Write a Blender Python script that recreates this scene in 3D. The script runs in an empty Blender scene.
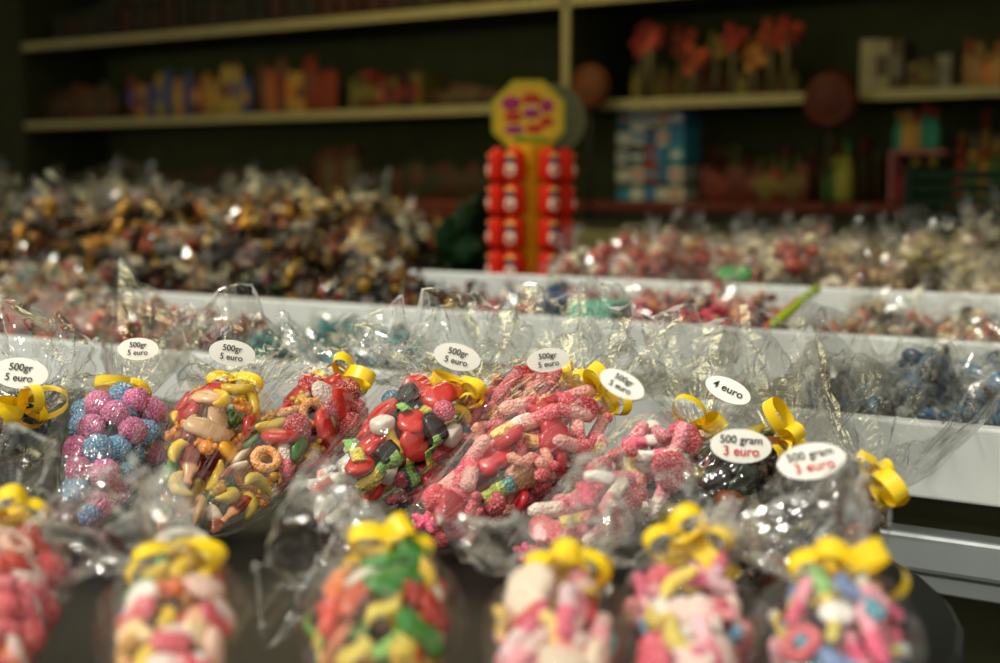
import bpy, math, random
import numpy as np
from mathutils import Vector, Matrix
random.seed(7); rng=np.random.RandomState(7)
sc=bpy.context.scene
# ------------------------------------------------------------------ layout frame
YAW=math.radians(33.5); PIT=math.radians(6.02); FP=1389.0
CAM=np.array([0,0,1.15]); TZ=0.90
RV=np.array([math.cos(YAW),math.sin(YAW),0]); FV=np.array([-math.sin(YAW),math.cos(YAW),0]); UPV=np.array([0,0,1.])
def ray(px,py):
    r=(px-500)/FP; u=(331.5-py)/FP
    return RV*r+FV*(math.cos(PIT)+u*math.sin(PIT))+UPV*(u*math.cos(PIT)-math.sin(PIT))
def onz(px,py,z):
    d=ray(px,py); return CAM+d*((z-CAM[2])/d[2])
def ony(px,py,y):
    d=ray(px,py); return CAM+d*(y/d[1])
def xat(px,y): return float(ony(px,185,y)[0])
def nrm(v): v=np.array(v,float); return v/(np.linalg.norm(v)+1e-12)
def lin(h):
    if isinstance(h,str):
        h=h.lstrip('#'); c=[int(h[i:i+2],16)/255 for i in (0,2,4)]
        return tuple((x/12.92 if x<=.04045 else ((x+.055)/1.055)**2.4) for x in c)
    return tuple(h)
# ------------------------------------------------------------------ materials
def newmat(n):
    m=bpy.data.materials.new(n); m.use_nodes=True; nt=m.node_tree
    return m,nt,nt.nodes,nt.links
def plain(n,col,rough=.6,metal=0,noise=.15,scale=12,spec=.5):
    m,nt,N,L=newmat(n); b=N['Principled BSDF']; c=lin(col)
    b.inputs['Roughness'].default_value=rough; b.inputs['Metallic'].default_value=metal
    b.inputs['Specular IOR Level'].default_value=spec
    tc=N.new('ShaderNodeTexCoord'); t=N.new('ShaderNodeTexNoise'); t.inputs['Scale'].default_value=scale; t.inputs['Detail'].default_value=4
    r=N.new('ShaderNodeValToRGB'); r.color_ramp.elements[0].color=(*[x*(1-noise) for x in c],1); r.color_ramp.elements[1].color=(*[min(1,x*(1+noise)) for x in c],1)
    r.color_ramp.elements[0].position=.3; r.color_ramp.elements[1].position=.7
    L.new(tc.outputs['Object'],t.inputs['Vector']); L.new(t.outputs['Fac'],r.inputs[0]); L.new(r.outputs[0],b.inputs['Base Color'])
    return m
def candymat(n,rough,sugar=0,metal=0,coat=0,spec=.5):
    m,nt,N,L=newmat(n); b=N['Principled BSDF']
    a=N.new('ShaderNodeAttribute'); a.attribute_name='Col'
    b.inputs['Roughness'].default_value=rough; b.inputs['Metallic'].default_value=metal
    b.inputs['Coat Weight'].default_value=coat; b.inputs['Specular IOR Level'].default_value=spec
    tc=N.new('ShaderNodeTexCoord')
    if sugar:
        t=N.new('ShaderNodeTexNoise'); t.inputs['Scale'].default_value=800; t.inputs['Detail'].default_value=1
        L.new(tc.outputs['Object'],t.inputs['Vector'])
        mr=N.new('ShaderNodeMapRange'); mr.inputs['From Min'].default_value=.50; mr.inputs['From Max'].default_value=.7; mr.inputs['To Max'].default_value=.5
        L.new(t.outputs['Fac'],mr.inputs['Value'])
        mx=N.new('ShaderNodeMix'); mx.data_type='RGBA'; mx.inputs['B'].default_value=(1,.93,.9,1)
        L.new(mr.outputs[0],mx.inputs['Factor']); L.new(a.outputs['Color'],mx.inputs['A']); L.new(mx.outputs['Result'],b.inputs['Base Color'])
        v=N.new('ShaderNodeTexVoronoi'); v.inputs['Scale'].default_value=420; L.new(tc.outputs['Object'],v.inputs['Vector'])
        bp=N.new('ShaderNodeBump'); bp.inputs['Strength'].default_value=.9; bp.inputs['Distance'].default_value=.002; bp.invert=True
        L.new(v.outputs['Distance'],bp.inputs['Height']); L.new(bp.outputs[0],b.inputs['Normal'])
    else:
        t=N.new('ShaderNodeTexNoise'); t.inputs['Scale'].default_value=90
        L.new(tc.outputs['Object'],t.inputs['Vector'])
        mx=N.new('ShaderNodeMix'); mx.data_type='RGBA'; mx.blend_type='MULTIPLY'; mx.inputs['Factor'].default_value=.25
        L.new(a.outputs['Color'],mx.inputs['A']); L.new(t.outputs['Fac'],mx.inputs['B']); L.new(mx.outputs['Result'],b.inputs['Base Color'])
    return m
def filmmat(n,base=.05,edge=.55,haze=.05,crease_glint=.22,scale=38,rough=.13,streak=None,cw=.02,bst=.45):
    m,nt,N,L=newmat(n)
    for x in list(N):
        if x.type!='OUTPUT_MATERIAL': N.remove(x)
    out=[x for x in N if x.type=='OUTPUT_MATERIAL'][0]
    tc=N.new('ShaderNodeTexCoord')
    no=N.new('ShaderNodeTexNoise'); no.inputs['Scale'].default_value=scale; no.inputs['Detail'].default_value=3; no.inputs['Distortion'].default_value=1.2
    L.new(tc.outputs['Object'],no.inputs['Vector'])
    bp=N.new('ShaderNodeBump'); bp.inputs['Strength'].default_value=bst; bp.inputs['Distance'].default_value=.005; L.new(no.outputs['Fac'],bp.inputs['Height'])
    n2=N.new('ShaderNodeTexNoise'); n2.inputs['Detail'].default_value=2; n2.inputs['Distortion'].default_value=.4
    last=bp
    if streak:   # creases that run along the gathered film
        at=N.new('ShaderNodeAttribute'); at.attribute_name='Col'; vm=N.new('ShaderNodeVectorMath'); vm.operation='MULTIPLY'; vm.inputs[1].default_value=streak
        L.new(at.outputs['Vector'],vm.inputs[0]); L.new(vm.outputs[0],n2.inputs['Vector']); n2.inputs['Scale'].default_value=1
        b2=N.new('ShaderNodeBump'); b2.inputs['Strength'].default_value=.7; b2.inputs['Distance'].default_value=.008; L.new(n2.outputs['Fac'],b2.inputs['Height']); L.new(bp.outputs[0],b2.inputs['Normal']); last=b2
    else:
        n2.inputs['Scale'].default_value=scale*.8; L.new(tc.outputs['Object'],n2.inputs['Vector'])
    lw=N.new('ShaderNodeLayerWeight'); lw.inputs['Blend'].default_value=.3; L.new(last.outputs[0],lw.inputs['Normal'])
    m1=N.new('ShaderNodeMapRange'); m1.inputs['To Min'].default_value=base; m1.inputs['To Max'].default_value=edge; L.new(lw.outputs['Facing'],m1.inputs['Value'])
    s=N.new('ShaderNodeMath'); s.operation='SUBTRACT'; s.inputs[1].default_value=.5; L.new(n2.outputs['Fac'],s.inputs[0])
    ab=N.new('ShaderNodeMath'); ab.operation='ABSOLUTE'; L.new(s.outputs[0],ab.inputs[0])
    m2=N.new('ShaderNodeMapRange'); m2.inputs['From Min'].default_value=0; m2.inputs['From Max'].default_value=cw; m2.inputs['To Min'].default_value=crease_glint; m2.inputs['To Max'].default_value=0  # thin white highlight lines along the creases, painted into the film
    L.new(ab.outputs[0],m2.inputs['Value'])
    ad=N.new('ShaderNodeMath'); ad.operation='ADD'; ad.use_clamp=True; L.new(m1.outputs[0],ad.inputs[0]); L.new(m2.outputs[0],ad.inputs[1])
    ah=N.new('ShaderNodeMath'); ah.operation='MULTIPLY_ADD'; ah.inputs[1].default_value=1.0; ah.inputs[2].default_value=haze; L.new(m2.outputs[0],ah.inputs[0])
    tr=N.new('ShaderNodeBsdfTransparent'); tr.inputs[0].default_value=(.99,.99,.98,1)
    gl=N.new('ShaderNodeBsdfGlossy'); gl.inputs['Roughness'].default_value=rough; gl.inputs['Color'].default_value=(1,1,1,1); L.new(last.outputs[0],gl.inputs['Normal'])
    df=N.new('ShaderNodeBsdfTranslucent'); df.inputs[0].default_value=(.9,.9,.88,1)
    d2=N.new('ShaderNodeBsdfDiffuse'); d2.inputs[0].default_value=(.9,.9,.88,1)
    ms=N.new('ShaderNodeMixShader'); ms.inputs[0].default_value=.5; L.new(df.outputs[0],ms.inputs[1]); L.new(d2.outputs[0],ms.inputs[2])
    mh=N.new('ShaderNodeMixShader'); L.new(ah.outputs[0],mh.inputs[0]); L.new(tr.outputs[0],mh.inputs[1]); L.new(ms.outputs[0],mh.inputs[2])
    mg=N.new('ShaderNodeMixShader'); L.new(ad.outputs[0],mg.inputs[0]); L.new(mh.outputs[0],mg.inputs[1]); L.new(gl.outputs[0],mg.inputs[2])
    L.new(mg.outputs[0],out.inputs[0])
    return m
GUM=candymat('gummy',.32,coat=.2); SUG=candymat('sugared_gummy',.75,sugar=1,spec=.3); FOIL=candymat('foil_wrapper',.28,metal=.35); MATTE=candymat('printed_pack',.5,spec=.12)
FILM=filmmat('cellophane_body',base=.025,edge=.28,haze=.002,crease_glint=.12,scale=32,rough=.06,streak=(4,4,2.0),cw=.009)
FILMF=filmmat('cellophane_ruffle',base=.034,edge=.42,haze=.012,crease_glint=.45,scale=40,rough=.08,streak=(4.5,4.5,1.3),cw=.010,bst=.7)
FILMB=filmmat('cellophane_tray',base=.02,edge=.26,haze=.010,crease_glint=.06,scale=30,rough=.13)
RIM=filmmat('cellophane_edge_glint',base=.2,edge=.6,haze=.45,crease_glint=.1,scale=30,rough=.15)  # whitened outer row, a highlight painted along the film's edge
RIB=plain('yellow_ribbon','#f4cf12',.35,noise=.04); LAB=plain('label_paper','#f2efe6',.5,noise=.02)
INKB=plain('black_ink','#1c1a18',.6,noise=0); INKR=plain('red_ink','#c8242c',.6,noise=0)
MATS=[GUM,SUG,FOIL,MATTE,FILM,FILMB,RIB,LAB,FILMF,RIM]
gum,sug,foil,matte,film,filmb,rib,lab,filmf,rim=range(10)
# ------------------------------------------------------------------ mesh builder
class MB:
    def __init__(s): s.v=[];s.f=[];s.c=[];s.m=[];s.s=[];s.n=0
    def add(s,T,R=None,t=(0,0,0),c1='#ffffff',c2=None,mat=0,smooth=True,cols=None):
        v,f=T; v=np.asarray(v,float)
        if cols is not None: col=np.asarray(cols,float)
        else: col=np.tile(np.array(lin(c1)),(len(v),1))
        if c2 is not None:
            k=v[:,0]>v[:,0].mean(); col[k]=np.array(lin(c2))
        w=v if R is None else v@np.asarray(R).T
        w=w+np.asarray(t)
        s.v.append(w); s.c.append(col); o=s.n
        s.f.extend([tuple(i+o for i in q) for q in f]); s.m.extend(mat if isinstance(mat,list) else [mat]*len(f)); s.s.extend([smooth]*len(f)); s.n+=len(v)
    def obj(s,name,parent=None,origin=(0,0,0),mats=None):
        V=np.vstack(s.v)-np.asarray(origin); me=bpy.data.meshes.new(name); me.from_pydata(V.tolist(),[],s.f)
        used=sorted(set(s.m)); ML=mats or MATS
        for u in used: me.materials.append(ML[u])
        mp={u:i for i,u in enumerate(used)}
        me.polygons.foreach_set('material_index',[mp[i] for i in s.m]); me.polygons.foreach_set('use_smooth',s.s)
        C=np.hstack([np.vstack(s.c),np.ones((s.n,1))]).astype(np.float32)
        a=me.color_attributes.new('Col','FLOAT_COLOR','POINT'); a.data.foreach_set('color',C.ravel())
        me.update(); o=bpy.data.objects.new(name,me); sc.collection.objects.link(o)
        if parent: o.parent=parent
        else: o.location=origin
        return o
def empty(name,loc):
    e=bpy.data.objects.new(name,None); e.empty_display_size=.05; e.location=tuple(loc); sc.collection.objects.link(e); return e
# templates -----------------------------------------------------------
def grid_faces(nr,nc,wrap=True):
    F=[]
    for i in range(nr-1):
        for j in range(nc if wrap else nc-1):
            a=i*nc+j; b=i*nc+(j+1)%nc; F.append((a,b,b+nc,a+nc))
    return F
def sphere(nu=12,nv=8,e=1.0,sc3=(1,1,1)):
    V=[]
    for i in range(nv+1):
        p=-math.pi/2+math.pi*i/nv; p=max(-1.55,min(1.55,p))
        for j in range(nu):
            a=2*math.pi*j/nu
            f=lambda x:math.copysign(abs(x)**e,x)
            V.append((f(math.cos(p))*f(math.cos(a))*sc3[0],f(math.cos(p))*f(math.sin(a))*sc3[1],f(math.sin(p))*sc3[2]))
    F=grid_faces(nv+1,nu); F.append(tuple(range(nu))[::-1]); F.append(tuple(range(nv*nu,(nv+1)*nu)))
    return np.array(V),F
def tube(P,rad,n=10,flat=1.0):
    P=np.array(P,float); V=[]
    for i,p in enumerate(P):
        t=nrm(P[min(i+1,len(P)-1)]-P[max(i-1,0)]); s=nrm(np.cross([0,0,1.],t) if abs(t[2])<.95 else np.cross([1.,0,0],t)); u=np.cross(t,s)
        for j in range(n):
            a=2*math.pi*j/n; V.append(p+rad[i]*(s*math.cos(a)+u*math.sin(a)*flat))
    F=grid_faces(len(P),n); F.append(tuple(range(n))[::-1]); F.append(tuple(range((len(P)-1)*n,len(P)*n)))
    return np.array(V),F
def torus(R=.75,r=.3,n=16,m=8):
    V=[];F=[]
    for i in range(n):
        a=2*math.pi*i/n
        for j in range(m):
            b=2*math.pi*j/m; V.append(((R+r*math.cos(b))*math.cos(a),(R+r*math.cos(b))*math.sin(a),r*math.sin(b)))
    for i in range(n):
        for j in range(m): F.append((i*m+j,((i+1)%n)*m+j,((i+1)%n)*m+(j+1)%m,i*m+(j+1)%m))
    return np.array(V),F
def pillow(rf,h=.35,n=24):
    V=[];sc_=[(.55,-1),(.85,-.8),(1,-.3),(1,.3),(.85,.8),(.55,1)]
    for s,z in sc_:
        for j in range(n):
            a=2*math.pi*j/n; r=rf(a)*s; V.append((r*math.cos(a),r*math.sin(a),z*h))
    F=grid_faces(6,n); F.append(tuple(range(n))[::-1]); F.append(tuple(range(5*n,6*n)))
    return np.array(V),F
def merge(L):
    V=[];F=[];o=0
    for v,f in L:
        V.append(v);F+= [tuple(i+o for i in q) for q in f]; o+=len(v)
    return np.vstack(V),F
def sph_at(c,s): v,f=sphere(10,7); return v*np.array(s)+np.array(c),f
def worm():
    P=[(-1.5+3*i/14,.28*math.sin(i*.75),.1*math.cos(i*.6)) for i in range(15)]
    r=[.30+(.05 if i%2 else 0) for i in range(15)]; r[0]=.1;r[-1]=.1; return tube(P,r,9)
def stick():
    P=[(-1.4+2.8*i/9,.12*math.sin(i*.5),0) for i in range(10)]; r=[.2]+[.38]*8+[.2]; return tube(P,r,9)
def twistst():
    V,F=tube([(-1.5+3*i/20,0,0) for i in range(21)],[.12]+[.33]*19+[.12],12)
    V=V.copy()
    for k in range(len(V)):
        j=k%12; i=k//12; f=1+.18*math.cos(3*(2*math.pi*j/12)); V[k,1]*=f;V[k,2]*=f
        th=i*.22; y,z=V[k,1],V[k,2]; V[k,1]=y*math.cos(th)-z*math.sin(th); V[k,2]=y*math.sin(th)+z*math.cos(th)
    return V,F
def bottle():
    x=[-1.3,-1.25,-.9,-.3,0,.25,.55,.95,1.05,1.25,1.3]; r=[.25,.42,.48,.4,.46,.42,.26,.2,.26,.26,.15]
    return tube([(a,0,0) for a in x],r,12,.6)
def banana():
    P=[(1.2*math.sin(a),1.2*math.cos(a)-1.0,0) for a in np.linspace(-1.1,1.1,11)]
    r=[.1,.2,.3,.36,.38,.38,.38,.36,.3,.2,.1]; return tube(P,r,9)
def bear():
    return merge([sph_at((0,0,0),(.6,.48,.4)),sph_at((.75,0,.05),(.38,.36,.34)),sph_at((1.02,.25,.05),(.14,.14,.14)),sph_at((1.02,-.25,.05),(.14,.14,.14)),
        sph_at((.3,.4,.25),(.16,.22,.2)),sph_at((.3,-.4,.25),(.16,.22,.2)),sph_at((-.5,.36,.22),(.26,.18,.22)),sph_at((-.5,-.36,.22),(.26,.18,.22)),sph_at((1.0,0,.3),(.13,.15,.12))])
def berry():
    V,F=sphere(20,13); V=V.copy()
    for k in range(len(V)):
        a=math.atan2(V[k,1],V[k,0]); p=math.asin(max(-1,min(1,V[k,2]))); V[k]*=1+.09*math.cos(a*6+(round(p*3)%2)*3.14)*math.cos(p*6)*math.cos(p)
    V[:,2]=np.where(V[:,2]<0,V[:,2]*.7,V[:,2]*1.05); return V,F
def strap():  # flat sour belt, gently waved
    V=[];n=12
    for i in range(n):
        x=-1.7+3.4*i/(n-1); z=.22*math.sin(i*1.1)
        for y,dz in ((-.42,-.07),(.42,-.07),(.42,.07),(-.42,.07)): V.append((x,y,z+dz))
    F=grid_faces(n,4); F.append((3,2,1,0)); F.append(tuple(range(4*n-4,4*n))); return np.array(V),F
T={'berry':berry(),'worm':worm(),'stick':stick(),'twist':twistst(),'bottle':bottle(),'banana':banana(),'bear':bear(),'ring':torus(),'strap':strap(),
 'heart':pillow(lambda a:.95+.28*abs(math.cos(a))**.5-.38*max(0,math.sin(a))**3+.15*max(0,-math.sin(a))**4,.38),
 'star':pillow(lambda a:.75+.3*math.cos(5*a),.3,30),'leaf':pillow(lambda a:.45+.75*abs(math.cos(a))**2+.05*math.cos(12*a),.22),
 'brick':sphere(14,8,.45,(1,.75,.6)),'disc':sphere(16,6,1,(1,1,.45)),'coin':pillow(lambda a:1.0,.28),'ball':sphere(12,8),'lo':sphere(8,5),
 'drop':tube([(-1,0,0),(-.9,0,0),(-.5,0,0),(0,0,0),(.5,0,0),(.95,0,0),(1.1,0,0)],[.2,.55,.78,.75,.5,.2,.08],10),
 'fold':tube([(-1.3,.1,0),(-1,.25,.1),(-.4,.1,.25),(.2,-.15,.25),(.8,0,.1),(1.3,.25,0)],[.2,.55,.65,.65,.5,.15],10,.45)}
def rotmat(): 
    q=rng.normal(size=4); q/=np.linalg.norm(q); w,x,y,z=q
    return np.array([[1-2*(y*y+z*z),2*(x*y-z*w),2*(x*z+y*w)],[2*(x*y+z*w),1-2*(x*x+z*z),2*(y*z-x*w)],[2*(x*z-y*w),2*(y*z+x*w),1-2*(x*x+y*y)]])
def jit(c,a=.12):
    c=np.array(lin(c)); return tuple(np.clip(c*(1+rng.uniform(-a*1.6,a*1.6)),0,1))
# ------------------------------------------------------------------ ribbon
def strip(mb,P,wd,w,mat=rib):
    P=np.array(P); V=[]
    for i,p in enumerate(P):
        t=nrm(P[min(i+1,len(P)-1)]-P[max(i-1,0)]); d=np.array(wd)-t*np.dot(wd,t); d=nrm(d)
        V+= [p-d*w/2,p+d*w/2]
    F=[(2*i,2*i+1,2*i+3,2*i+2) for i in range(len(P)-1)]
    mb.add((np.array(V),F),mat=mat)
def bow(mb,c,axis,loops=3,r=.013,w=.0085,low=0):
    face=nrm(-FV+UPV*.4)
    axis=nrm(axis); s=nrm(np.cross(axis,[0,0,1.])); u=np.cross(s,axis)
    for o_,tl,ww in ((0,0,1.1),(.003,.3,.8)):
        P=[c+axis*o_+(.0115+o_*.5)*(s*math.cos(a)+u*math.sin(a)) for a in np.linspace(0,2*math.pi,17)]
        strip(mb,P,axis+s*tl,w*ww)
    a0=rng.uniform(0,6)
    for k in range(loops):
        ang=a0+k*2*math.pi/loops+rng.uniform(-.4,.4)
        up=.15+.55*math.sin(ang)
        if low: up=min(up,.0)
        d=nrm(s*math.cos(ang)+u*up+face*.45); e=nrm(np.cross(d,axis+rng.normal(size=3)*.6)); rr=r*rng.uniform(.65,1.25)
        c0=c+u*(.002 if low else .007)+face*.008
        tw=rng.uniform(-.5,.5)
        P=[c0+d*rr*(1-math.cos(t))+e*rr*.7*math.sin(t)+np.cross(d,e)*tw*rr*t/6 for t in np.linspace(0,2*math.pi*.97,20)]
        strip(mb,P,np.cross(d,e),w*rng.uniform(.9,1.25))
    for k in range(2):
        d=nrm(s*rng.uniform(-1,1)-axis*rng.uniform(-.3,.8)+face*.4); e=nrm(np.cross(d,u+rng.normal(size=3)*.3)); g=np.cross(d,e)
        R=r*.5; n=rng.uniform(4,7)
        P=[c+face*.012+u*.002+d*(.004*t)+R*(e*math.sin(t)+g*(1-math.cos(t))) for t in np.linspace(0,n,26)]
        strip(mb,P,d,w*.9)
# ------------------------------------------------------------------ price label
def textmesh(s,size,c,xd,yd,mat,name,parent,origin):
    cu=bpy.data.curves.new(name,'FONT'); cu.body=s; cu.size=size; cu.align_x='CENTER'; cu.align_y='CENTER'; cu.offset=size*.012
    o=bpy.data.objects.new(name+'_tmp',cu); sc.collection.objects.link(o); bpy.context.view_layer.update()
    me=bpy.data.meshes.new_from_object(o.evaluated_get(bpy.context.evaluated_depsgraph_get())); bpy.data.objects.remove(o)
    n=np.cross(xd,yd); M=Matrix(((xd[0],yd[0],n[0],c[0]-origin[0]),(xd[1],yd[1],n[1],c[1]-origin[1]),(xd[2],yd[2],n[2],c[2]-origin[2]),(0,0,0,1)))
    me.transform(M); me.materials.clear(); me.materials.append(mat)
    ob=bpy.data.objects.new(name,me); sc.collection.objects.link(ob); ob.parent=parent; return ob
def label(parent,origin,c,w,roll,lines,tiltup=.6,red=False):
    N_=nrm(-FV+UPV*tiltup); X=RV-N_*np.dot(RV,N_); X=nrm(X); Y=np.cross(N_,X)
    a=math.radians(roll); X2=X*math.cos(a)+Y*math.sin(a); Y2=-X*math.sin(a)+Y*math.cos(a)
    n=36; V=[];h=w*.56
    for k,(s,z) in enumerate([(.6,0.0002),(1,0),(1,-.0004)]):
        for j in range(n):
            t=2*math.pi*j/n; x=w/2*s*math.cos(t); V.append(c+X2*x+Y2*h/2*s*math.sin(t)+N_*(z-1.0*x*x))
    F=grid_faces(3,n); F.append(tuple(range(n))[::-1]); mb=MB(); mb.add((np.array(V),[f[::-1] for f in F]),mat=lab,smooth=False); mb.obj('price_label',parent,origin)
    cc=c+N_*.0008
    if len(lines)==1: textmesh(lines[0],w*.25,cc,X2,Y2,INKB,'label_text',parent,origin)
    else:
        textmesh(lines[0],w*.185,cc+Y2*h*.17,X2,Y2,INKB,'label_text_weight',parent,origin)
        textmesh(lines[1],w*(.22 if red else .185),cc-Y2*h*.17,X2,Y2,INKR if red else INKB,'label_text_price',parent,origin)
# ------------------------------------------------------------------ the cone bag
ps=[0,.08,.2,.35,.5,.62,.72,.82,.91,1.0]; pr=[.22,.40,.56,.72,.86,.96,1.0,.88,.50,.17]
prof=lambda s: float(np.interp(s,ps,pr))
tri=lambda x: 2/math.pi*math.asin(math.sin(x))
def candybag(tip,neck,R,pal,fl,fz=.035,nz=.088,tz=.018,hw=.065,lb=None,csize=.0112,dens=1.0,loops=3,fillmax=.89,seed=0,spread=1.32,rr_=.013,low=0):
    global rng
    rng=np.random.RandomState(100+seed)
    A0=onz(tip[0],tip[1],TZ+tz); B0=onz(neck[0],neck[1],TZ+nz); E0=onz(fl[0],fl[1],TZ+nz+fz)
    ax=B0-A0; L=np.linalg.norm(ax); ax=ax/L; S=nrm(np.cross(ax,[0,0,1.])); U=np.cross(S,ax)
    root=empty('candy_bag',A0); o=A0
    def cen(s):
        c=A0+ax*L*s; zmin=TZ+prof(s)*R*.92+.002
        if c[2]<zmin: c=c.copy(); c[2]=zmin
        return c
    mb=MB(); pts=[]; tgt=int(300*dens)
    for k in range(tgt*9):
        s=rng.uniform(.015,fillmax); 
        if rng.rand()>prof(s)+.2: continue
        a=rng.uniform(0,2*math.pi); rho=rng.uniform(.1,1)**.3; rr=max(0,(prof(s)*R-csize*.7))*rho
        p=cen(s)+S*math.cos(a)*rr+U*math.sin(a)*rr*.92
        if any(np.dot(p-q,p-q)<(csize*spread)**2 for q in pts): continue
        pts.append(p)
        cand=[q for q in pal if q[5][0]<=s+rng.uniform(-.08,.08)<=q[5][1]] or pal
        ww=np.array([q[4] for q in cand],float); ch=cand[rng.choice(len(cand),p=ww/ww.sum())]
        nm,c1,c2,mt,_,_r,sz=ch
        if s<.12: sz*=.75
        out=nrm(S*math.cos(a)+U*math.sin(a)+rng.normal(size=3)*.25)
        x=nrm(ax*rng.uniform(-1,1)*1.3+rng.normal(size=3)*.5); x=nrm(x-out*np.dot(x,out)); y=np.cross(out,x)
        M=np.stack([x,y,out],1)*(csize*sz*rng.uniform(.88,1.12))
        mb.add(T[nm],M,p,jit(c1),jit(c2) if c2 else None,mt)
        if len(pts)>tgt: break
    for v in mb.v: 
        lo=v[:,2].min()
        if lo<TZ+.002: v[:,2]+=TZ+.002-lo
    mb.obj('gummy_candies',root,o)
    mb=MB(); ns=30; na=32; V=[]; CC=[]; ph=rng.uniform(0,6,4)
    for i in range(ns):
        s=i/(ns-1); c=cen(s); pl=.015+.25*max(0,(s-.8)/.2)+.12*max(0,(.15-s)/.15)
        for j in range(na):
            a=2*math.pi*j/na
            r=(prof(s)*R*1.04+.003)*(1+pl*math.cos(9*a+ph[0])+.035*math.sin(4*a+s*9+ph[1])+rng.normal()*.009)
            V.append(c+S*math.cos(a)*r+U*math.sin(a)*r*.95); CC.append((math.cos(a),math.sin(a),s+seed))
    V=np.array(V); V[:,2]=np.maximum(V[:,2],TZ+.0015)
    F=grid_faces(ns,na); F.append(tuple(range(na))[::-1]); mb.add((V,F),mat=film,smooth=False,cols=CC)
    Fd=E0-B0; FL=np.linalg.norm(Fd); Fd=Fd/FL; Wd=nrm(np.cross(Fd,[0,0,1.])); Td=np.cross(Wd,Fd)
    FL=max(FL,.045)
    na=78; V=[]; CC=[]; ph=rng.uniform(0,6,6); ej=np.interp(np.arange(na),np.arange(0,na+1,6),np.append(rng.normal(size=na//6),0))*.07
    SS=list(np.linspace(0,.985,13))+[1.0]; ns=len(SS)
    for i,s in enumerate(SS):
        w=.008+hw*s**.7; th=.007+.024*s
        for j in range(na):
            a=2*math.pi*j/na; ca,sa=math.cos(a),math.sin(a)
            ln=FL*s*(1+s*(.34*abs(ca)**5+.10*math.sin(3*a+ph[2])+ej[j]))
            pleat=s*(.012*tri(5*a+ph[0]+s*1.6)+.007*tri(11*a+ph[1]-s*2))
            cr=.005*s*math.sin(12*s+5*math.sin(2*a+ph[5])+ph[4])
            V.append(B0+Fd*ln+Wd*(w*ca+s*.008*tri(9*a+ph[3]))+Td*(th*sa+pleat+cr+.02*s*s*math.cos(2*a+ph[4])-.012*s*s)+rng.normal(size=3)*.0009*(s+.2)); CC.append((ca,sa,s+seed))
    V=np.array(V); V[:,2]=np.maximum(V[:,2],TZ+.003); F=grid_faces(ns,na); mb.add((V,F),mat=[filmf]*(len(F)-na)+[rim]*na,smooth=False,cols=CC)
    mb.obj('cellophane_wrap',root,o)
    mb=MB(); bow(mb,B0,ax,loops,rr_,low=low); mb.obj('yellow_ribbon',root,o)
    if lb:
        px,py,w,roll,lines,red,tu,dz=lb
        label(root,o,onz(px,py,TZ+nz+dz),w,roll,lines,tu,red)
    return root
al=(0,1)
def C(nm,c1,c2=None,m=gum,w=1,r=al,s=1.): return (nm,c1,c2,m,w,r,s)
P_berry=[C('berry','#c85c92',None,sug,5,s=.95),C('berry','#4c82a8',None,sug,5,s=.95)]
P_mix=[C('bottle','#7a2810','#d8a070',gum,2,s=1.2),C('fold','#deb080',None,gum,4,s=1.2),C('banana','#f0c82c',None,gum,6,s=1.1),C('heart','#c01c14',None,gum,3,s=1.0),C('bear','#e08a18',None,gum,4,s=1.1),C('leaf','#4f922a',None,gum,2,s=1.1),C('heart','#f0b020',None,gum,3,s=1.),C('coin','#401808',None,gum,2,s=.9),C('fold','#f0dcc0','#c85a3a',gum,2)]
P_red=[C('berry','#b81c2a',None,sug,4,(.5,1)),C('heart','#d8506a','#f2d8d0',sug,2,(.4,1)),C('heart','#d02c1c',None,gum,3,(.4,1)),C('ring','#e89a40',None,sug,1.5,(.3,.8)),C('bear','#e0a820',None,gum,2.5,(0,.7)),C('leaf','#3c8028',None,gum,2,(0,.6),1.2),C('fold','#ecdcc6','#9a4a2a',gum,3,(0,.4)),C('banana','#e8c848',None,gum,1.5,(0,.6),1.2),C('bottle','#982810','#e0a070',gum,3,(0,.6))]
P_many=[C('heart','#d02a20',None,gum,5,(.3,1)),C('brick','#180e0c',None,gum,2,(.3,1),.9),C('brick','#efe6da',None,gum,2,(.3,1),.8),C('strap','#7cbc46','#e0c830',sug,4,(.2,1)),C('berry','#2f7c94',None,sug,1.5,(.2,.9),.8),C('banana','#f0c840',None,gum,2,(.4,1),1.1),C('twist','#f6eee4','#e05a50',gum,6,(0,.38),1.1),C('berry','#d85070',None,sug,1.5,(.2,.8),.8),C('fold','#d0481c',None,gum,1.5,(.5,1))]
P_pink=[C('stick','#de5c6c',None,sug,6,s=1.2),C('worm','#e87a80','#e89860',sug,2,s=1.1),C('berry','#d43a50',None,sug,2,s=.85),C('strap','#5890a8','#f0a080',sug,1.2,s=1.2),C('banana','#f4d070','#f07a50',sug,1.5),C('bear','#d02a34',None,gum,4,s=1.2),C('strap','#b8c840','#48a8a0',sug,2,(0,.5)),C('heart','#b81c24',None,gum,4)]
P_pink2=[C('stick','#e45868','#eca8a0',sug,6,s=1.2),C('worm','#dc4c60','#e89880',sug,2,s=1.1),C('star','#ee3a70',None,sug,4,(0,.3),1.2),C('strap','#c0cc3e','#44a4a0',sug,2,(.0,.6)),C('berry','#d63448',None,sug,2,s=.85),C('worm','#2f78a8','#e05a6a',sug,2.5,(.6,1)),C('twist','#f4dc80','#e8e8e0',sug,1.5),C('heart','#c82030',None,gum,5),C('heart','#f0b060',None,sug,1)]
P_pale=[C('stick','#e88a98','#f0dccc',sug,4,s=1.2),C('twist','#f4f0e8','#ee6a88',gum,2),C('star','#f0306a',None,sug,4,(0,.4),1.2),C('strap','#f0d048','#f08a80',sug,1.5),C('berry','#e0506a',None,sug,2,s=.85),C('heart','#d84050',None,sug,2)]
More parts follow.
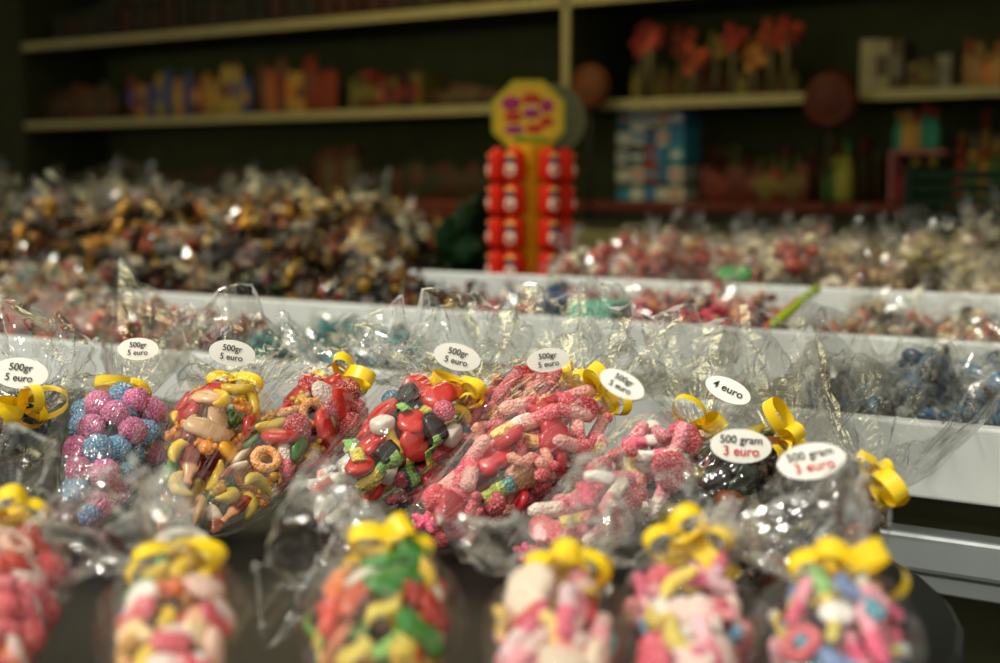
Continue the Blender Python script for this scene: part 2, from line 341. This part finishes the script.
P_lic=[C('coin','#0c0908',None,gum,4,s=1.1),C('brick','#181210',None,gum,3),C('leaf','#1c2a16',None,gum,2,s=1.2),C('coin','#c0a820',None,gum,1.8),C('bear','#4a2c14',None,gum,2),C('brick','#343c48',None,gum,1.2),C('drop','#7a3c10',None,gum,1.4)]
P_f1=[C('berry','#d03040',None,sug,4),C('heart','#e05a70','#f0d0c8',sug,3,s=1.2),C('worm','#e88050','#c82030',sug,3,s=1.2),C('ring','#e8b8a0',None,sug,2),C('heart','#c03018',None,gum,2)]
P_f2=[C('leaf','#4a8a34',None,gum,5,s=1.6),C('banana','#ecc838',None,gum,4,s=1.3),C('heart','#e05a68','#f4e4dc',gum,2,s=1.2),C('bear','#d8641c',None,gum,1.5,s=1.2),C('disc','#f0c8b8',None,gum,2,s=1.3),C('worm','#c83a30','#f0b050',gum,2,s=1.3),C('fold','#e8b090','#e8c890',gum,2,s=1.2)]
P_f3=[C('leaf','#2f8a24',None,gum,7,(.5,1),1.6),C('fold','#d85420',None,gum,3,s=1.3),C('worm','#e8702c','#d03818',gum,3,s=1.5),C('fold','#f0b070','#e88a60',gum,2,s=1.2),C('banana','#f0c444',None,gum,4,s=1.3),C('heart','#b8281c',None,gum,2),C('strap','#7cc446','#e8d030',sug,4,(0,.6),1.2),C('disc','#f0e4d0',None,gum,2)]
P_f4=[C('disc','#f4f0ea',None,gum,1.3,s=1.9),C('twist','#e65078',"#f6d0d6",sug,4,s=1.2),C('berry','#44a4a8',None,sug,1.2,s=.9),C('heart','#f0d8c0',None,sug,2,s=1.2),C('heart','#e03848',None,gum,3,s=1.2),C('stick','#f090a0','#f0c8c0',sug,5,s=1.2),C('worm','#f0c860','#e87080',sug,2,s=1.2)]
P_f5=[C('stick','#e65080','#f4c0cc',sug,4,s=1.2),C('banana','#f0d440',None,sug,4,s=1.3),C('strap','#f4ece0','#f090a0',sug,2),C('worm','#3c8cb8','#f0a0a8',sug,2,s=1.2),C('heart','#f0d0c8',None,sug,2),C('berry','#d84060',None,sug,2)]
P_f6=[C('stick','#e64074','#f4a0b4',sug,4,s=1.2),C('worm','#3ca0b8','#6080b8',sug,4,s=1.3),C('twist','#f0dc60','#f4f0ea',sug,2),C('disc','#f4f0ea',None,gum,1.5),C('ring','#e05060',None,sug,2),C('strap','#f0d050','#80c060',sug,1.5)]
G5=["500gr","5 euro"]
candybag((-50,480),(28,412),.041,P_lic,(10,345),lb=(20,373,.040,-6,G5,False,.4,.03),seed=1,low=1)
candybag((80,522),(132,396),.038,P_berry,(158,312),hw=.055,fz=.03,lb=(138,349,.032,0,G5,False,.35,.035),csize=.0110,seed=2,spread=1.3,dens=1.3,low=1)
candybag((166,526),(236,390),.041,P_mix,(240,332),hw=.06,fz=.03,lb=(232,353,.034,-8,G5,False,.1,.04),seed=3,low=1)
candybag((206,524),(350,386),.038,P_red,(356,336),hw=.06,seed=4)
candybag((305,516),(466,394),.041,P_many,(442,330),hw=.075,lb=(457,357,.034,-14,G5,False,.2,.04),seed=5,low=1)
candybag((392,503),(570,384),.043,P_pink,(552,320),hw=.075,lb=(548,360,.030,8,G5,False,.1,.04),seed=6,low=1)
candybag((415,540),(600,402),.044,P_pink2,(634,338),hw=.075,fz=.03,lb=(622,384,.031,-30,G5,False,.6,.035),seed=7)
candybag((520,558),(704,436),.036,P_pale,(724,350),hw=.075,fz=.03,nz=.07,lb=(728,390,.034,-30,["4 euro"],False,.8,.035),dens=.7,seed=8)
candybag((645,528),(790,448),.039,P_lic,(805,342),hw=.09,fz=.03,nz=.065,lb=(741,446,.039,-3,["500 gram","3 euro"],True,.35,.02),seed=9)
candybag((725,572),(878,488),.038,P_lic,(915,368),hw=.09,fz=.03,nz=.062,lb=(812,461,.040,12,["500 gram","3 euro"],True,.8,.032),seed=10)
kw=dict(nz=.066,tz=.02,csize=.0086,loops=4,rr_=.012)
candybag((-35,745),(10,534),.031,P_f1,(22,475),hw=.04,fz=.025,seed=11,**kw)
candybag((155,775),(182,568),.031,P_f2,(165,545),hw=.028,fz=.01,lb=(182,543,.028,0,["500gr","4 euro"],False,.1,.008),seed=12,low=1,**kw)
candybag((340,775),(398,564),.034,P_f3,(360,540),hw=.03,fz=.01,seed=13,**kw)
candybag((545,780),(560,582),.030,P_f4,(548,535),hw=.035,fz=.015,seed=14,**kw)
candybag((690,775),(690,564),.029,P_f5,(668,520),hw=.038,fz=.015,seed=15,**kw)
candybag((830,785),(838,586),.033,P_f6,(815,545),hw=.035,fz=.015,seed=16,**kw)
rng=np.random.RandomState(55)
# ------------------------------------------------------------------ architecture & counters
def box(mb,x0,x1,y0,y1,z0,z1,mat=0,bev=0,col='#ffffff'):
    V=[(x,y,z) for z in (z0,z1) for x,y in ((x0,y0),(x1,y0),(x1,y1),(x0,y1))]
    F=[(3,2,1,0),(4,5,6,7),(0,1,5,4),(1,2,6,5),(2,3,7,6),(3,0,4,7)]; mb.add((np.array(V,float),F),mat=mat,smooth=False,c1=col)
def boxobj(name,dims,mat,parent=None,bev=0):
    mb=MB(); x0,x1,y0,y1,z0,z1=dims; c=((x0+x1)/2,(y0+y1)/2,(z0+z1)/2); box(mb,*dims)
    o=mb.obj(name,None,c,[mat]); 
    if parent: o.parent=parent; o.location=tuple(np.array(c)-np.array(parent.location))
    if bev:
        b=o.modifiers.new('bevel','BEVEL'); b.width=bev; b.segments=3
    return o
M_black=plain('black_table','#0c0d09',.5,noise=.3,spec=.25); M_white=plain('white_board','#d2d6d4',.5,noise=.05,scale=5); M_alu=plain('aluminium','#989ea0',.35,.7,noise=.05)
M_dark=plain('dark_cabinet','#26260f',.7,spec=.2); M_wall=plain('shop_wall','#34341a',.8,spec=.2); M_cream=plain('cream_shelf','#8c8150',.55,noise=.08,spec=.2)
M_brown=plain('brown_wood','#5a2410',.6,spec=.2); M_floor=plain('concrete','#4a4840',.9)
M_panel=plain('shelf_back_panel','#3c3e1c',.8,spec=.2); M_grey=plain('tray_floor','#6c6c5c',.6)
boxobj('floor',(-7.5,2.5,-1.5,4.6,-.05,0),M_floor); boxobj('wall_back',(-7.5,2.5,4.5,4.6,0,2.8),M_wall)
boxobj('shade_wall_left',(-7.6,-7.5,1.0,4.6,0,2.8),M_wall); boxobj('shade_wall_right',(1.4,1.5,2.4,4.6,0,2.8),M_wall); boxobj('shade_ceiling',(-7.5,1.5,1.45,4.6,2.6,2.7),M_wall)  # unseen side walls and roof, added to keep daylight off the interior
e=empty('display_table',(-.9,.7,0))
pl=[(-1.9,.38),(-.19,.38),(-.19,.70)]+[(-.47+.28*math.cos(a),.70+.28*math.sin(a)) for a in np.linspace(.15,math.pi/2,9)]+[(-.7,1.08),(-.85,1.13),(-1.9,1.13)]
mb=MB(); n=len(pl); V=[(x-.0,y,z) for z in (TZ-.03,TZ-.004,TZ) for x,y in pl]; V=np.array(V); cx=np.array([-.9,.75]); V[2*n:,:2]=cx+(V[2*n:,:2]-cx)*.994
mb.add((V,grid_faces(3,n)+[tuple(range(n))[::-1],tuple(range(2*n,3*n))]),smooth=False); mb.obj('tabletop',e,(-.9,.7,0),[M_black])
for i,(x,y) in enumerate([(-1.85,.42),(-.27,.42),(-1.85,1.08),(-.62,.98)]): boxobj('leg_%d'%(i+1),(x-.025,x+.025,y-.025,y+.025,0,TZ-.03),M_black,e)
e=empty('stepped_counter',(-1.5,1.2,0)); XR=.6
boxobj('front_board',(-3.6,XR,1.165,1.185,.885,.95),M_white,e,.003)
boxobj('front_rail',(-3.6,XR,1.13,1.165,.828,.862),M_alu,e,.006)
boxobj('rail_lip',(-3.6,XR,1.15,1.17,.808,.824),M_alu,e,.002)
boxobj('cabinet',(-3.6,XR,1.18,3.0,0,.885),M_dark,e)
boxobj('tray_floor_1',(-3.6,XR,1.185,1.6,.885,.905),M_grey,e)
xb2=xat(115,1.6)
boxobj('middle_board',(xb2,XR,1.6,1.62,.885,.972),M_white,e,.003)
boxobj('tray_floor_2',(-3.6,XR,1.62,1.95,.885,.925),M_grey,e)
xb3=xat(408,1.95)
boxobj('rear_board',(xb3,XR,1.95,1.97,.885,1.0),M_white,e,.003)
boxobj('tray_floor_3',(-4.2,XR,1.97,2.9,.885,.955),M_dark,e)
xb4=xat(575,3.0)
boxobj('back_ledge_board',(xb4,XR,2.9,2.93,.885,1.04),M_cream,e,.003)
boxobj('back_ledge',(xb4,XR,2.93,3.25,.885,1.02),M_dark,e)
boxobj('tray_floor_4',(-5.2,xb4,2.9,3.25,.885,1.0),M_dark,e)
e=empty('shelving_unit',(-2.5,4.2,0)); XL=xat(28,4.0); XE=xat(1080,4.0)
for i,z in enumerate((1.095,1.42,1.76,2.12)):
    boxobj('shelf_%d'%(i+1),(XL,XE,4.0,4.45,z-.025,z),M_dark,e)
    boxobj('shelf_edge_%d'%(i+1),(XL,XE,3.985,4.0,z-.026,z+.003),M_brown if i==0 else M_cream,e,.002)
boxobj('base_cabinet',(XL,XE,4.0,4.45,0,1.07),M_dark,e); boxobj('back_panel',(XL,XE,4.45,4.48,0,2.5),M_panel,e)
xp=xat(567,4.0)
for i,x in enumerate([XL,xp,XE]): boxobj('upright_%d'%(i+1),(x-.012,x+.012,3.985,4.0 if i==1 else 4.45,(1.42 if i==1 else 0),2.5),M_cream if i==1 else M_dark,e)
boxobj('upright_panel',(xp-.01,xp+.01,4.0,4.45,1.42,2.5),M_dark,e)
# ------------------------------------------------------------------ candy piles in trays
def foilcandy(mb,p,size,col):
    R=rotmat(); M=R*size
    mb.add(T['lo'],M@np.diag([1,.55,.5]),p,col,None,foil)
    for sg in (-1,1):
        n=7; V=[(sg*.9,0,0)]+[(sg*(1.6+.15*math.cos(j*3)),.5*math.cos(math.pi*j/(n-1)),.18*math.sin(j*2.2)) for j in range(n)]
        F=[(0,j+1,j+2) for j in range(n-1)]; mb.add((np.array(V),F),M,p,col,None,foil,False)
def minibag(mb,p,size,cols,ncan=12,flare=True):
    R=rotmat()
    sx=np.array([1,.7,.5])*size
    base=cols[rng.randint(len(cols))]
    for k in range(ncan):
        d=rng.normal(size=3); d=d/np.linalg.norm(d)*rng.uniform(.3,.85)
        q=p+R@(d*sx); c=base if rng.rand()<.6 else cols[rng.randint(len(cols))]
        mb.add(T['lo'],rotmat()*size*rng.uniform(.24,.38)@np.diag([1,.7,.6]),q,jit(c),None,gum)
    v,f=sphere(11,7); v=v*(1+rng.normal(size=(len(v),1))*.09); mb.add((v,f),R@np.diag(sx*1.15),p,'#ffffff',None,filmb,False)
    if flare:
        n=9; V=[];d=nrm(R[:,0]+UPV*.6)
        s=nrm(np.cross(d,rng.normal(size=3)))
        t=np.cross(d,s)
        for i in range(3):
            for j in range(n):
                u=(j/(n-1)-.5)*2; V.append(p+d*size*(.9+.45*i)*(1+.1*rng.normal())+s*size*u*(.1+.35*i)+t*size*.14*i*math.sin(j*2.1))
        mb.add((np.array(V),grid_faces(3,n,False)),mat=filmb,smooth=False)
def pile(name,x0,x1,y0,y1,z,h,cols,n,kind='bag',size=.04,ncan=12,flare=1.,pm=.85):
    mb=MB()
    for k in range(n):
        u,v=rng.rand(2); x=x0+(x1-x0)*u; y=y0+(y1-y0)*v
        hh=h*(.55+.45*math.sin(u*17+v*5+len(name)))*min(1,6*u+.35,6*(1-u)+.35)
        p=np.array([x,y,z+size*.55+hh*rng.uniform(0,1)**.5])
        if kind=='mix' and rng.rand()<pm:
            for _ in range(3):
                foilcandy(mb,p+rng.normal(size=3)*.02*np.array([1,1,.2]),size*rng.uniform(.35,.55),jit(cols[rng.randint(len(cols))]))
        else: minibag(mb,p,size*rng.uniform(.8,1.2),cols,ncan,rng.rand()<flare)
    for a in mb.v: 
        a[:,2]=np.maximum(a[:,2],z+.002); a[:,1]=np.clip(a[:,1],y0-.01,y1+.01); a[:,0]=np.clip(a[:,0],x0-.01,x1+.01)
    return mb.obj(name,None,(x0+(x1-x0)/2,(y0+y1)/2,z))
X=xat
pile('wrapped_sweets_pile',X(868,1.4),X(1120,1.4),1.24,1.56,.905,.045,['#0a4460','#186898','#060c12','#1c5c80','#2a1c10','#080808','#a8b0b0','#0a2c44'],85,size=.036,ncan=16,flare=.7)
pile('teal_gummies_pile',X(270,1.45),X(388,1.45),1.36,1.58,.905,.02,['#1f757a','#2f9090','#105058'],30,size=.032,flare=.3)
pile('pink_gummies_pile',X(-60,1.45),X(245,1.5),1.25,1.57,.905,.04,['#a82418','#b84a28','#b06048','#7a1c14','#2c5a3a','#8a5a30'],85,size=.036,flare=.2)
pile('assorted_sweets_pile',X(-60,1.75),X(106,1.75),1.63,1.93,.925,.05,['#b87014','#1a5a54','#a03010','#5a4010','#c0a868'],50,size=.034,flare=.2)
pile('foil_toffees_pile',X(134,1.8),X(462,1.8),1.66,1.92,.925,.055,['#402008','#141406','#a07814','#6a2008','#1c280a','#2a1c0a'],250,'mix',.04,flare=.3)
pile('jelly_sweets_pile',X(490,1.75),X(572,1.75),1.66,1.92,.925,.045,['#2a7a8a','#c84050','#e8d0b8','#b8203a','#1a3460'],34,size=.034)
pile('pink_gummies_pile',X(648,1.75),X(750,1.75),1.66,1.92,.925,.05,['#c83048','#a82028','#e0a898','#5a1a14','#c87a40'],38,size=.034)
pile('chocolate_sweets_pile',X(826,1.75),X(1100,1.75),1.66,1.92,.925,.035,['#301608','#a83028','#b87850','#504414','#c8b088','#24200c'],70,size=.034)
gold=['#6a4010','#c08820','#241808','#c8a860','#403010','#8a3c10','#1c240c','#2c200a']
pile('gold_wrapped_sweets_pile',X(100,2.3),X(338,2.2),2.0,2.78,.955,.13,gold,620,'mix',.05,flare=.6)
pile('bagged_sweets_pile',X(-80,2.2),X(90,2.2)-.14,1.98,2.78,.955,.10,['#6a4418','#8a3c1c','#a88c50','#1c3c24','#3a1a0a','#1a180a'],140,'mix',.05,flare=.5)
pile('bagged_nuts_pile',X(-80,2.95),X(330,3.0),2.90,3.22,1.0,.11,['#5a4418','#8a6c38','#3a280a','#a89858','#242009'],170,size=.055,ncan=12,flare=.7)
pile('pink_bagged_sweets_pile',X(600,2.2),X(780,2.2),2.0,2.8,.955,.07,['#a03020','#a86048','#c8b898','#801810','#b87830'],110,size=.045,flare=.7)
pile('clear_bagged_sweets_pile',X(800,2.2),X(1120,2.2),2.0,2.8,.955,.08,['#c0b088','#a08058','#988850','#d8c8a8','#903820'],140,size=.045)
# ------------------------------------------------------------------ lollipop display stand
c=onz(531,282,.957); root=empty('lollipop_display_stand',c); mb=MB()
n=6; R0=.048; H=.275
V=[(R0*math.cos(2*math.pi*j/n),R0*math.sin(2*math.pi*j/n),z) for z in (0,H) for j in range(n)]
mb.add((np.array(V),grid_faces(2,n)+[tuple(range(n))[::-1],tuple(range(n,2*n))]),None,c,'#e09c10',None,matte,False)
V,F=pillow(lambda a:1,1); mb.add((V*np.array([.085,.085,.008]),F),None,c+UPV*.008,'#c02c10',None,matte)
pack=tube([(0,0,z) for z in (-.62,-.58,-.4,0,.3,.42,.5,.6)],[.2,.36,.40,.36,.38,.30,.22,.10],14)
for j in range(6):
    a=2*math.pi*(j)/6+YAW-math.pi/2+math.pi/6
    d=np.array([math.cos(a),math.sin(a),0]); s=np.array([-d[1],d[0],0])
    for k in range(4):
        q=c+d*.066+UPV*(.036+k*.066)
        v,f=pack; mb.add((v*.054,f),None,q,'#d8240a',None,matte)
        M=np.stack([s,UPV,d],1)
        mb.add(T['disc'],M@np.diag([.012,.014,.010]),q+d*.0185+UPV*-.012,'#e8d4bc',None,matte)
        mb.add(T['disc'],M@np.diag([.011,.006,.008]),q+d*.0200+UPV*(.006),'#28305a',None,matte)
        mb.add(T['disc'],M@np.diag([.006,.005,.006]),q+d*.0235+UPV*(-.012),'#c82010',None,matte)
        mb.add(T['disc'],M@np.diag([.012,.004,.008]),q+d*.0185+UPV*(.016),'#f0c060',None,matte)
mb.obj('lollipop_packs',root,c)
mb=MB()
def disc(mb,cc,r,nrmv,col,n=8,th=.006):
    d=nrm(nrmv); s=nrm(np.cross([0,0,1.],d)); u=np.cross(d,s)
    V=[cc+(s*math.cos(2*math.pi*(j+.5)/n)+u*math.sin(2*math.pi*(j+.5)/n))*r+d*z for z in (-th/2,th/2) for j in range(n)]
    mb.add((np.array(V),grid_faces(2,n)+[tuple(range(n))[::-1],tuple(range(n,2*n))]),None,(0,0,0),col,None,matte,False); return s,u,d
top=c+UPV*(H+.052)-RV*.006; s,u,d=disc(mb,top,.078,-FV+UPV*.05,'#a8a028')
disc(mb,top+d*.004,.070,-FV+UPV*.05,'#d0a428',8,.004)
for (a,b,w,h,col) in [(-.034,.026,.020,.014,'#a02c60'),(.006,.034,.020,.012,'#b83820'),(.036,.02,.014,.014,'#a02c60'),(-.03,0,.018,.012,'#b83820'),(.006,.006,.018,.011,'#983068'),(.036,-.01,.014,.011,'#b83820'),(-.028,-.026,.020,.010,'#983068'),(.012,-.024,.018,.010,'#b83820'),(.02,-.048,.024,.008,'#608820'),(-.014,-.046,.016,.008,'#608820')]:
    mb.add(T['disc'],np.stack([s*w,u*h,d*.004],1),top+d*.006+s*a+u*b,col,None,matte)
disc(mb,c+UPV*(H+.050)+RV*.045+FV*.04,.07,-FV*.8+RV*.3,'#6a6a48',20)
mb.add(tube([(0,0,0),(0,0,.12)],[.006,.006],8),None,c+UPV*(H-.03),'#d8d0b0',None,matte)
mb.obj('header_sign',root,c)
mb=MB(); p0=onz(462,276,.957)
for k in range(9):
    v,f=sphere(14,9); v=v*(1+rng.normal(size=(len(v),1))*.1); mb.add((v,f),np.diag([.045-.003*k,.035,.02+.004*k]),p0+np.array([rng.uniform(-.035,.035),rng.uniform(-.03,.03),.015+.013*k]),'#1a8a24' if k in (1,6) else '#0c2c10',None,matte,False)
for a in mb.v: a[:,2]=np.maximum(a[:,2],.957)
mb.obj('green_gift_bag',None,tuple(p0))
p=ony(606,318,1.75); boxobj('mint_box',(p[0]-.035,p[0]+.035,1.70,1.78,.926,.985),plain('mint','#6cb8a0',.5),bev=.006)
for (pa,pb,col) in [((772,326),(818,288),'#a0b828'),((765,330),(800,300),'#c83a40')]:
    a=ony(pa[0],pa[1],1.66); b=ony(pb[0],pb[1],1.85); a[2]=max(a[2],.94); mb=MB(); mb.add(tube([a,a+(b-a)*.05,b-(b-a)*.05,b],[.004,.007,.007,.004],10),c1=col,mat=gum); mb.obj('candy_stick')
mb=MB(); p=ony(735,273,1.99); mb.add(T['leaf'],np.stack([RV,nrm(FV+UPV),UPV],1)*.022,p,'#2c9038',None,gum); mb.obj('green_jelly_leaf')
xa=X(918,3.1); mb=MB(); 
for i in range(6): box(mb,xa,xa+.32,3.0,3.22,1.021+.028*i,1.021+.028*i+.02,3,col='#10280f')
for x in (xa,xa+.3): box(mb,x,x+.02,2.995,3.225,1.021,1.19,3,col='#10280f')
mb.obj('green_crate')
# ------------------------------------------------------------------ shelf goods
def pouch(mb,x,y,z,w,h,c1,c2):
    v,f=sphere(12,10,.7); v=v.copy(); zz=v[:,2]; th=.5*(1-np.abs(zz)**3)+.05
    v=np.stack([v[:,0]*(1-.08*(1-zz**2)),v[:,1]*th,zz],1); mb.add((v,f),np.diag([w/2,w*.35,h/2]),(x,y,z+h/2),c1,None,matte)
    mb.add(T['disc'],np.array([[w*.32,0,0],[0,0,w*.1],[0,h*.2,0]]),(x,y-w*.16,z+h*.5),c2,None,matte)
def jar(mb,x,y,z,w,h,c1,c2):
    r=w/2; mb.add(tube([(0,0,0),(0,0,.01),(0,0,h*.7),(0,0,h*.78)],[r*.9,r,r,r*.75],14),None,(x,y,z),c1,None,matte); mb.add(tube([(0,0,h*.78),(0,0,h*.8),(0,0,h*.95),(0,0,h)],[r*.8,r*.85,r*.85,r*.7],14),None,(x,y,z),c2,None,matte)
def lolly(mb,x,y,z,r,h,c1):
    mb.add(tube([(0,0,0),(0,0,h-r)],[.008,.014],8),None,(x,y,z),'#5a5030',None,matte)
    for a in range(9):
        q=np.array([x,y,z+h-r])+np.array([math.cos(a*2.4),.5*math.sin(a*3.1),math.sin(a*2.4)])*r*(.25+.07*a); mb.add(T['lo'],np.eye(3)*r*.33,q,jit(c1,.35),None,matte)
def btl(mb,x,y,z,w,h,c1,c2):
    r=w/2; mb.add(tube([(0,0,0),(0,0,h*.05),(0,0,h*.5),(0,0,h*.7),(0,0,h*.78)],[r*.8,r,r,r*.5,r*.4],10),None,(x,y,z),c1,None,matte); mb.add(tube([(0,0,h*.78),(0,0,h*.98),(0,0,h)],[r*.5,r*.5,r*.3],10),None,(x,y,z),c2,None,matte)
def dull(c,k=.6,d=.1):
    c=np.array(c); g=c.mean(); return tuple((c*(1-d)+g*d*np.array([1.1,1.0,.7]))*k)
def row(name,fn,pa,pb,z,n,w,h,cols,y=4.08,k=.62):
    mb=MB(); xa,xb_=X(pa,y),X(pb,y)
    for i in range(n):
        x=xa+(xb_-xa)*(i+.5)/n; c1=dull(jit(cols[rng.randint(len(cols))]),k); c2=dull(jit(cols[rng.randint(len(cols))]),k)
        hh=h*rng.uniform(.75,1.15); ww=w*rng.uniform(.8,1.1)
        if fn is lolly: lolly(mb,x,y+rng.uniform(0,.1),z,w/2,hh,c1)
        elif fn=='box': box(mb,x-ww/2,x+ww/2,y,y+.12,z,z+hh,3,col=c1); box(mb,x-ww*.35,x+ww*.35,y-.002,y,z+hh*.3,z+hh*.7,3,col=c2)
        else: fn(mb,x,y+.05,z,ww,hh,c1,c2)
    return mb.obj(name,None,((xa+xb_)/2,y,z))
Z1,Z2,Z3=1.1,1.425,1.765
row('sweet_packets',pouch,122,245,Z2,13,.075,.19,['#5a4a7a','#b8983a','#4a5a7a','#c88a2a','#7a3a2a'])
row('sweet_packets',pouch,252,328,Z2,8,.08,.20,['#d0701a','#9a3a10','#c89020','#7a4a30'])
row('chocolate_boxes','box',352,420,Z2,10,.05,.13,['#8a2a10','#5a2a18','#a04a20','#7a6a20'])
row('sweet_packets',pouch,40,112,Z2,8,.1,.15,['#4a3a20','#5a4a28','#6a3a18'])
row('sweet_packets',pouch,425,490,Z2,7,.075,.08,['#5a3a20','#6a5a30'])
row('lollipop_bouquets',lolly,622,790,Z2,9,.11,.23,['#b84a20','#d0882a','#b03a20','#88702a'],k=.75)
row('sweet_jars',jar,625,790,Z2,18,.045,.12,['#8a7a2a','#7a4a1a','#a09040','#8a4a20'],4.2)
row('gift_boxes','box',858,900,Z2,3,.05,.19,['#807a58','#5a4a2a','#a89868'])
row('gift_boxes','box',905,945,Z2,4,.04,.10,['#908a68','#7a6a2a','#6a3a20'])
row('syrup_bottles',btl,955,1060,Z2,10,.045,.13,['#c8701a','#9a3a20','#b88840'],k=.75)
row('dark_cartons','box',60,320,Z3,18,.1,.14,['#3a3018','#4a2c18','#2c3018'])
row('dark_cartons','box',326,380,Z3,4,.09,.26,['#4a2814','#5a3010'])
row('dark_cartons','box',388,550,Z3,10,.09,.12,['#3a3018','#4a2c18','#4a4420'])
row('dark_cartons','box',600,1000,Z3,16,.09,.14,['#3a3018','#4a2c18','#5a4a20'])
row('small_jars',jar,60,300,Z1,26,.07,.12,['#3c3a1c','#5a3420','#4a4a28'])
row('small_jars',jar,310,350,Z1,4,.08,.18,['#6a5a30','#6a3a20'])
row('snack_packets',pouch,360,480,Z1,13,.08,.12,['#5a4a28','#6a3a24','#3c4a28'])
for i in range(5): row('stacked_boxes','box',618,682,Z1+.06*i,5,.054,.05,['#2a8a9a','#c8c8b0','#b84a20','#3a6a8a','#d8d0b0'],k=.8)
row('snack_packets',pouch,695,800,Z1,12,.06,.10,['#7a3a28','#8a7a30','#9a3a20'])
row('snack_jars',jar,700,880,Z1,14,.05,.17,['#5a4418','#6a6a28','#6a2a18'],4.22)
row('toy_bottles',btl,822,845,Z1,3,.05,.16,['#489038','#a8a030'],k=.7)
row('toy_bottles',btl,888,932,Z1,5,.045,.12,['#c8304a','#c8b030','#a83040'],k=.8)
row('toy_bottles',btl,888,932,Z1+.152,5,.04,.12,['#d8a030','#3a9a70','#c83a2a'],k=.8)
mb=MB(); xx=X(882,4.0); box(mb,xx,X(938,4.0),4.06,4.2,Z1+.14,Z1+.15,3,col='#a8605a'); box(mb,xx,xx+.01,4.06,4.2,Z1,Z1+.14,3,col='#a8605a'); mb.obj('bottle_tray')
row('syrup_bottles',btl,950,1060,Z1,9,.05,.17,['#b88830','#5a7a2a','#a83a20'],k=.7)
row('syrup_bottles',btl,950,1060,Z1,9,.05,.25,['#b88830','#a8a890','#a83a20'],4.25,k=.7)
for (px,py,r,col) in [(590,88,.075,'#5a300c'),(831,101,.085,'#481c0a')]:
    mb=MB(); p=ony(px,py,3.93); mb.add(T['disc'],np.array([[r,0,0],[0,0,.05],[0,r,0]]),p,col,None,matte); mb.add(torus(.75,.1),np.array([[r,0,0],[0,0,r],[0,r,0]]),p-np.array([0,.012,0]),'#502810',None,matte)
    mb.add(tube([(p[0],p[1],1.031),(p[0],p[1],p[2]-r*.8)],[.007,.007],8),c1='#2a2412',mat=matte); mb.obj('giant_lollipop')
boxobj('brown_carton',(X(300,3.35),X(462,3.35),3.35,3.6,1.03,1.10),M_brown,bev=.004)
boxobj('rear_counter',(X(-100,3.3),XE,3.3,3.98,0,1.029),M_dark)
# ------------------------------------------------------------------ light
w=bpy.data.worlds.new('World'); sc.world=w; w.use_nodes=True; bg=w.node_tree.nodes['Background']; bg.inputs[0].default_value=(1,.975,.84,1); bg.inputs[1].default_value=.85
s=bpy.data.lights.new('sun','SUN'); s.energy=2.5; s.angle=math.radians(9); s.color=(1,.95,.83); so=bpy.data.objects.new('sun',s); sc.collection.objects.link(so)
so.rotation_euler=Vector((.25,.55,-.9)).to_track_quat('-Z','Y').to_euler()
a=bpy.data.lights.new('interior_fill','AREA'); a.energy=22; a.size=1.5; a.color=(1,.88,.48); ao=bpy.data.objects.new('interior_fill',a); sc.collection.objects.link(ao); ao.location=(-2.6,3.0,2.5)  # unseen warm fill, added to brighten the piles and shelves
# ------------------------------------------------------------------ camera
cd=bpy.data.cameras.new('camera'); cam=bpy.data.objects.new('camera',cd); sc.collection.objects.link(cam); sc.camera=cam
cam.location=tuple(CAM); cam.rotation_euler=(math.pi/2-PIT,0,YAW); cd.sensor_width=36; cd.lens=FP*36/1000; cd.clip_start=.02
cd.dof.use_dof=True; cd.dof.focus_distance=1.04; cd.dof.aperture_fstop=4.3
sc.view_settings.view_transform='Standard'; sc.view_settings.exposure=0
try: sc.cycles.transparent_max_bounces=32
except Exception as ex: print(ex)
